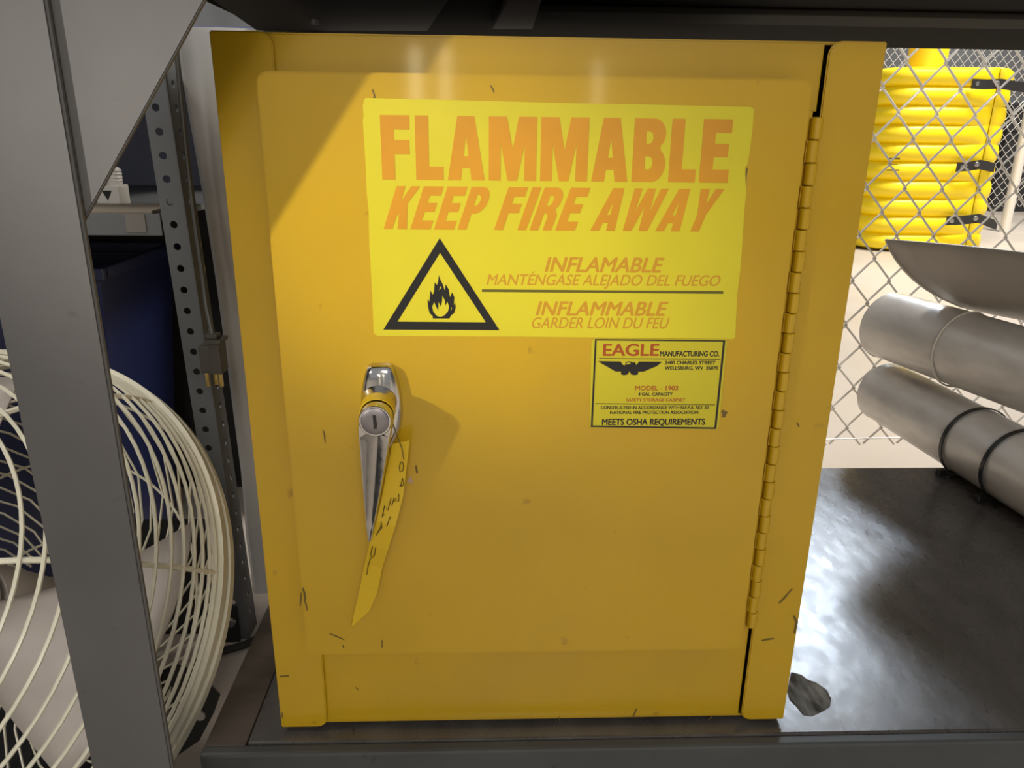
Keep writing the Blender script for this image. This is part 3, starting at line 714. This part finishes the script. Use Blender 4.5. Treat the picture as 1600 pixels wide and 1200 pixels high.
# stand: tube frame on the floor and dark bracket
bm = bmesh.new()
yb = FC.y
tube(bm, [(FC.x+FR*.5, yb+.14, FZ+.017), (FC.x+FR*.5, yb-.05, FZ+.017), (FC.x-FR*.72, yb-.05, FZ+.017), (FC.x-FR*.72, yb+.14, FZ+.017)], .010, 10)
obj('stand_tube', bm, 'motor', fan, True)
bm = bmesh.new()
q = [un(x, y, 'y', .112) for x, y in ((270, 1035), (316, 1056), (344, 1086), (334, 1114), (312, 1156), (262, 1190))]
prism(bm, [(p.x, p.z) for p in q], 'y', .110, .114, .0006); obj('tilt_bracket', bm, 'motor', fan)
bm = bmesh.new(); lathe(bm, [(0.0001, -.001), (.006, -.001), (.006, .001)], un(312, 1118, 'y', .1085), (0, 1, 0), 14); obj('bracket_hole', bm, 'blade', fan)
bm = bmesh.new(); box(bm, -1.1, -.20, -.45, .27, FZ, FZ+.006, .002)  # black sheet added to supply the shade under the fan
tag(obj('under_fan_shade', bm, 'darkpanel'), 'black sheet added on the floor for the shade beneath the wire-caged fan', 'shade sheet')
# cable on the floor
bm = bmesh.new()
tube(bm, [un(x, y, 'z', FZ+.006) for x, y in ((300, 1034), (330, 1024), (350, 1016), (380, 1008), (398, 1000), (415, 985))], .005, 8)
tag(obj('floor_cable', bm, 'motor', None, True), 'black cable lying on the floor between the fan and the perforated upright', 'cable')
# things seen through the fan at the picture's left edge
bm = bmesh.new(); box(bm, -1.20, -.83, .50, .78, FZ, .10, .004); tag(obj('cardboard_box', bm, 'card'), 'tan cardboard box seen through the wire cage of the fan', 'box')
bm = bmesh.new(); box(bm, -1.19, -.84, .50, .77, .1005, .145, .006); tag(obj('blue_tray', bm, 'bin'), 'blue plastic tray on the cardboard box behind the fan', 'tray')

# ================================================================ ROLLS ON THE RIGHT
def roll(name, label, A, B, r, cat='roll', ext=0.0):
    A, B = Vector(A), Vector(B); d = (B-A).normalized(); L = (B-A).length+ext
    t = thing(name, label, cat, 'grey rolls on the right of the shelf')
    t.location = (0, 0, 0)
    n = 64; up = Vector((0, 0, 1)); e1 = up.cross(d).normalized(); e2 = d.cross(e1)
    # spiral-wound skin: slightly irregular radius with an overlap step
    bm = bmesh.new(); rows = []
    for i in range(25):
        s = L*i/24; row = []
        for k in range(n):
            a = 2*math.pi*k/n
            rr = r*(1+.010*math.sin(3*a+s*9)+.006*math.sin(7*a-s*14)) - (0.0022*(k/n))
            row.append(bm.verts.new(A+d*s+rr*(math.cos(a+.9)*e1+math.sin(a+.9)*e2)))
        rows.append(row)
    for a_, b_ in zip(rows, rows[1:]):
        for k in range(n): bm.faces.new((a_[k], a_[(k+1) % n], b_[(k+1) % n], b_[k]))
    bm.faces.new(rows[-1])
    obj('film_wrap', bm, 'tube', t, True)
    bm = bmesh.new()
    lathe(bm, [(r*.985, .001), (r*.95, -.004), (r*.90, -.005), (r*.86, -.002), (r*.86, .05), (.001, .05)], A, d, 48)
    obj('roll_end', bm, 'tubeend', t, True)
    return t, A, d, e1, e2, L
RB = .056
bA = Vector((.929, .765, SZ+RB)); bB = Vector((.961, .35, SZ+RB))
rb = roll('film_roll', 'grey plastic film roll lying on the shelf with two black zip ties', bA, bB, RB, ext=.25)
RM = .061
mA = un(1387, 509, 'y', .765); mB = un(1600, 577, 'y', .50)
rm = roll('film_roll', 'grey plastic film roll resting on top of the zip-tied roll', mA, mB, RM, ext=.25)
# string round the middle roll
def hoop(A, d, e1, e2, r, s, wire, m, name, parent, flat=False, skew=0):
    n = 48; bm = bmesh.new()
    if not flat:
        tube(bm, [A+d*(s+skew*math.cos(2*math.pi*k/n))+r*(math.cos(2*math.pi*k/n)*e1+math.sin(2*math.pi*k/n)*e2) for k in range(n)], wire, 6, closed=True)
    else:
        R4 = []
        for ds, rr in ((-wire, r), (-wire, r+.0018), (wire, r+.0018), (wire, r)):
            R4.append([bm.verts.new(A+d*(s+ds+skew*math.cos(2*math.pi*k/n))+rr*(math.cos(2*math.pi*k/n)*e1+math.sin(2*math.pi*k/n)*e2)) for k in range(n)])
        for i in range(4):
            for k in range(n): bm.faces.new((R4[i][k], R4[i][(k+1) % n], R4[(i+1) % 4][(k+1) % n], R4[(i+1) % 4][k]))
    return obj(name, bm, m, parent, not flat)
hoop(rm[1], rm[2], rm[3], rm[4], RM+.0012, .165, .0016, 'tubeend', 'string', rm[0])
for s, lab in ((.245, 'black nylon zip tie around the lowest film roll, farther from the viewer'), (.335, 'black nylon zip tie around the lowest film roll, nearer the viewer')):
    z = thing('zip_tie', lab, 'zip tie', 'zip ties on the lowest roll')
    hoop(rb[1], rb[2], rb[3], rb[4], RB+.0012, s, .0032, 'ziptie', 'strap', z, True)
    c = rb[1]+rb[2]*s; bm = bmesh.new()
    box(bm, c.x-.052, c.x-.038, c.y-.005, c.y+.005, SZ+.001, SZ+.011, .0012); obj('locking_head', bm, 'ziptie', z)
    bm = bmesh.new(); tube(bm, [(c.x-.042, c.y, SZ+.005), (c.x-.034, c.y-.006, SZ+.0035), (c.x-.028, c.y-.014, SZ+.0025)], .0018, 6); obj('tail', bm, 'ziptie', z)
# top sheet: a wide curled piece
ts = thing('curled_sheet', 'wide curled taupe plastic sheet lying above the two film rolls', 'sheet')
arcp = [un(x, y, 'y', .66) for x, y in ((1384, 374), (1390, 388), (1399, 404), (1412, 421), (1428, 437), (1448, 452), (1472, 466), (1500, 478), (1530, 486), (1560, 489), (1590, 486), (1618, 477))]
dd = (un(1602, 396, 'y', .46)-arcp[0]); dd = dd.normalized()
bm = bmesh.new(); rows = []
for i in range(17):
    s = .62*i/16
    rows.append([bm.verts.new(p+dd*s+Vector((0, 0, .002*math.sin(s*12+j*.4)))) for j, p in enumerate(arcp)])
for a_, b_ in zip(rows, rows[1:]):
    for j in range(len(arcp)-1): bm.faces.new((a_[j], a_[j+1], b_[j+1], b_[j]))
o = obj('sheet_skin', bm, 'sheet', ts, True); so = o.modifiers.new('s', 'SOLIDIFY'); so.thickness = .003; so.offset = 0
bm = bmesh.new(); tube(bm, arcp, .0022, 6); obj('sheet_edge', bm, 'tubeend', ts, True)['label'] = 'pale rounded end edge'

# ================================================================ CHAIN-LINK FENCE
def chainlink(name, label, O, eu, dw, dh, cols, rows, wire, seg=5, parent=None, tension=None, wy=0.0022):
    f = parent or thing(name, label, 'fence')
    eu = Vector(eu).normalized(); nrm = eu.cross(Vector((0, 0, 1)))
    O = Vector(O)
    for fam in (0, 1):
        pts = []
        for r in range(rows):
            side, nx = (r+fam) % 2, (r+fam+1) % 2
            b0 = O + eu*(side*dw/2 + fam*dw/2) + Vector((0, 0, -dh/2*r))
            b1 = O + eu*(nx*dw/2 + fam*dw/2) + Vector((0, 0, -dh/2*(r+1)))
            off = nrm*wy*(1 if side == 0 else -1)*1.1   # one diagonal in front, the other behind
            out = eu*(wire*1.2)*(1 if side else -1)
            pts.append(b0 + out)
            pts.append(b0.lerp(b1, .13) + off - Vector((0, 0, dh*.018)))
            pts.append(b0.lerp(b1, .5) + off)
            pts.append(b0.lerp(b1, .87) + off + Vector((0, 0, dh*.018)))
        bm = bmesh.new(); tube(bm, pts, wire, seg); master = obj('fence_wire', bm, 'galv', f, True)
        for c in range(1, cols):
            o = master.copy(); COL.objects.link(o); o.parent = f; o.location = eu*dw*c
    return f
fO = Vector((0.869-.0718*10, 0.785+.004, 0.596+.0844*2))
cols = 26; rows_ = 2*10+1
fe = chainlink('chain_link_fence', 'galvanised chain-link fence directly behind the shelf', fO, (1, .06, -.015), .0718, .0844, cols, rows_-1, .0021, 6)
bm = bmesh.new(); tube(bm, [(0.1, .742, -.052), (1.0, .793, -.052), (2.1, .86, -.054)], .0014, 6); obj('tension_wire', bm, 'galv', fe, True)
bm = bmesh.new(); tube(bm, [(2.05, .86, FZ), (2.05, .86, 1.6)], .024, 14); obj('fence_post', bm, 'galv', fe, True)
bm = bmesh.new(); tube(bm, [(-.1, .76, FZ), (-.1, .76, 1.6)], .024, 14); obj('fence_post', bm, 'galv', fe, True)

# ================================================================ COLUMN WITH PROTECTOR
PY = 3.93
cp_ = thing('column_protector', 'yellow corrugated plastic column guard with black straps beyond the fence', 'protector')
gx0 = un(1392, 240, 'y', PY).x; 
ztop = un(1480, 103, 'y', PY).z; 
cxp = 2.87; hwp = .41
def guard(bm, a0, a1, cx, cy, hw, z0, z1, nz=110, na=30, rc=.16):
    G = []
    for i in range(nz+1):
        t = i/nz; z = z0+(z1-z0)*t
        ribs = 10
        ph = (t*ribs) % 1
        bulge = .030*max(0, math.sin(math.pi*ph))**.6
        if t > .985 or t < .012: bulge -= .02
        row = []
        for j in range(na+1):
            a = math.radians(a0+(a1-a0)*j/na)
            # superellipse plan
            c_, s_ = math.cos(a), math.sin(a); n_ = 4.5
            rr = (abs(c_)**n_+abs(s_)**n_)**(-1/n_)
            edge = min(1, min(j, na-j)/(na*.2))**.8
            row.append(bm.verts.new((cx+(hw-.03+bulge*edge)*rr*c_, cy+(hw-.03+bulge*edge)*rr*s_, z)))
        G.append(row)
    for i in range(nz):
        for j in range(na): bm.faces.new((G[i][j], G[i][j+1], G[i+1][j+1], G[i+1][j]))
    bm.faces.new([v for v in G[-1]])
    return G
PZ1 = ztop
seam = -58
bm = bmesh.new(); guard(bm, -180-8, seam-.8, cxp, PY+.42, hwp, FZ+.003, PZ1); o = obj('guard_half', bm, 'bar', cp_, True); so = o.modifiers.new('s', 'SOLIDIFY'); so.thickness = .01
bm = bmesh.new(); guard(bm, seam+.4, 172, cxp, PY+.42, hwp, FZ+.003, PZ1); o = obj('guard_half', bm, 'bar', cp_, True); so = o.modifiers.new('s', 'SOLIDIFY'); so.thickness = .01
for (x0_, y0_), (x1_, y1_), (x2_, y2_) in (((1518,131),(1562,131),(1600,137)), ((1494,261),(1530,257),(1552,262)), ((1478,345),(1528,341),(1556,352))):
    yy = PY+.42-hwp-.012
    P_ = [un(x0_, y0_, 'y', yy), un((x0_+x1_)/2, (y0_+y1_)/2+1, 'y', yy-.015), un(x1_, y1_, 'y', yy-.01), un(x2_, y2_, 'y', yy+.06)]
    bm = bmesh.new(); V0 = []; V1 = []
    for p in P_:
        V0.append(bm.verts.new(p+Vector((0, 0, .026)))); V1.append(bm.verts.new(p-Vector((0, 0, .026))))
    for i in range(3): bm.faces.new((V0[i], V0[i+1], V1[i+1], V1[i]))
    o = obj('strap', bm, 'strap', cp_); so = o.modifiers.new('s', 'SOLIDIFY'); so.thickness = .008
    for p in (P_[0]+Vector((.03, -.008, 0)), P_[2]+Vector((-.02, -.01, 0))):
        bm = bmesh.new(); lathe(bm, [(.0001, .008), (.012, .007), (.016, .0)], p, (0, -1, 0), 12); obj('rivet', bm, 'steel', cp_, True)
bm = bmesh.new()
for (a_, b_, c_, d_) in ((1381,246,1400,249), (1383,256,1397,257.5), (1380,264,1399,266.5)):
    p = un(a_, b_, 'y', PY+.02); q = un(c_, d_, 'y', PY+.02); prism(bm, [(p.x, p.z), (q.x, p.z), (q.x, q.z), (p.x, q.z)], 'y', PY-.022, PY-.02)
obj('moulded_mark', bm, 'olive', cp_)
bm = bmesh.new()
ccx = cxp
lathe(bm, [(.11, 0), (.11, 5.5)], (ccx, PY+.42, FZ), (0, 0, 1), 32, cap=True)
tag(obj('steel_column', bm, 'column', None, True), 'round yellow building column rising out of the corrugated guard', 'column')

# ================================================================ FAR BACKGROUND
ff = chainlink('chain_link_fence', 'far chain-link fence behind the yellow column', (1.2, 6.2, 1.9), (1, 0, 0), .075, .09, 75, 44, .0022, 4)
pf = un(1582, 300, 'y', 5.0)
bm = bmesh.new(); tube(bm, [(pf.x, 5.0, FZ), (pf.x, 5.0, 2.6)], .035, 14)
tag(obj('galvanised_post', bm, 'galv', None, True), 'galvanised round post right of the yellow column guard', 'post')
random.seed(3)
stock = [(1376, 150, 'boxw', 'pale carton high in the stock left of the column guard', 'carton'), (1372, 178, 'boxr', 'small red carton in the stock left of the column guard', 'carton'), (1372, 200, 'boxl', 'blue-grey tote in the stock left of the column guard', 'tote'),
         (1362, 230, 'boxb', 'black crate in the stock left of the column guard', 'crate'), (1360, 262, 'boxb', 'lower black crate in the stock left of the column guard', 'crate'), (1350, 290, 'boxw', 'lowest pale carton in the stock left of the column guard', 'carton')]
sr = thing('stock_shelving', 'far grey shelving with mixed stock left of the column guard', 'shelving')
bx0 = un(1330, 200, 'y', 7.0).x; bx1 = un(1400, 200, 'y', 7.0).x
bm = bmesh.new()
for x in (bx0, bx1): box(bm, x, x+.05, 6.8, 6.85, FZ, 1.6)
obj('upright', bm, 'rack', sr)
levels = sorted({round(un(px, py+14, 'y', 6.85).z, 3) for px, py, *_ in stock})
for z in levels:
    bm = bmesh.new(); box(bm, bx0, bx1+.05, 6.8, 7.4, z-.03, z); obj('shelf_board', bm, 'rack', sr)
for px, py, m_, lab, cat_ in stock:
    p = un(px, py, 'y', 6.85); z = round(un(px, py+14, 'y', 6.85).z, 3)
    bm = bmesh.new(); hgt = .075; wd_ = .13 if cat_ != 'crate' else .2
    box(bm, p.x-wd_, p.x+wd_, 6.86, 7.3, z+.001, z+hgt, .01)
    box(bm, p.x-wd_-.006, p.x+wd_+.006, 6.854, 7.306, z+hgt-.04, z+hgt+.004, .004)
    tag(obj('stock_'+cat_, bm, m_), lab, cat_)
# right side: grey machine cabinets and black crates in the blur
for i, (px, py, wpx, hpx, m_, lab, nm) in enumerate(((1590, 190, 26, 60, 'boxb', 'black crate standing on the floor right of the column guard', 'black_crate'), (1560, 250, 40, 66, 'boxb', 'dark crate partly hidden behind the galvanised post', 'dark_crate'))):
    a = un(px-wpx/2, py, 'y', 6.6); b = un(px+wpx/2, py, 'y', 6.6); c = un(px, py-hpx/2, 'y', 6.6); e = un(px, py+hpx/2, 'y', 6.6)
    bm = bmesh.new(); yy_ = 6.6+i*.8
    box(bm, a.x, b.x+.25, yy_, yy_+.5, FZ if i == 1 else e.z, c.z, .015)
    for k in range(4): box(bm, a.x-.01, b.x+.26, yy_-.01, yy_+.51, e.z+k*(c.z-e.z)/4, e.z+k*(c.z-e.z)/4+.03, .005)
    if i == 0:
        box(bm, a.x, b.x+.25, yy_, yy_+.5, FZ, e.z)
    tag(obj(nm, bm, m_), lab, 'crate')
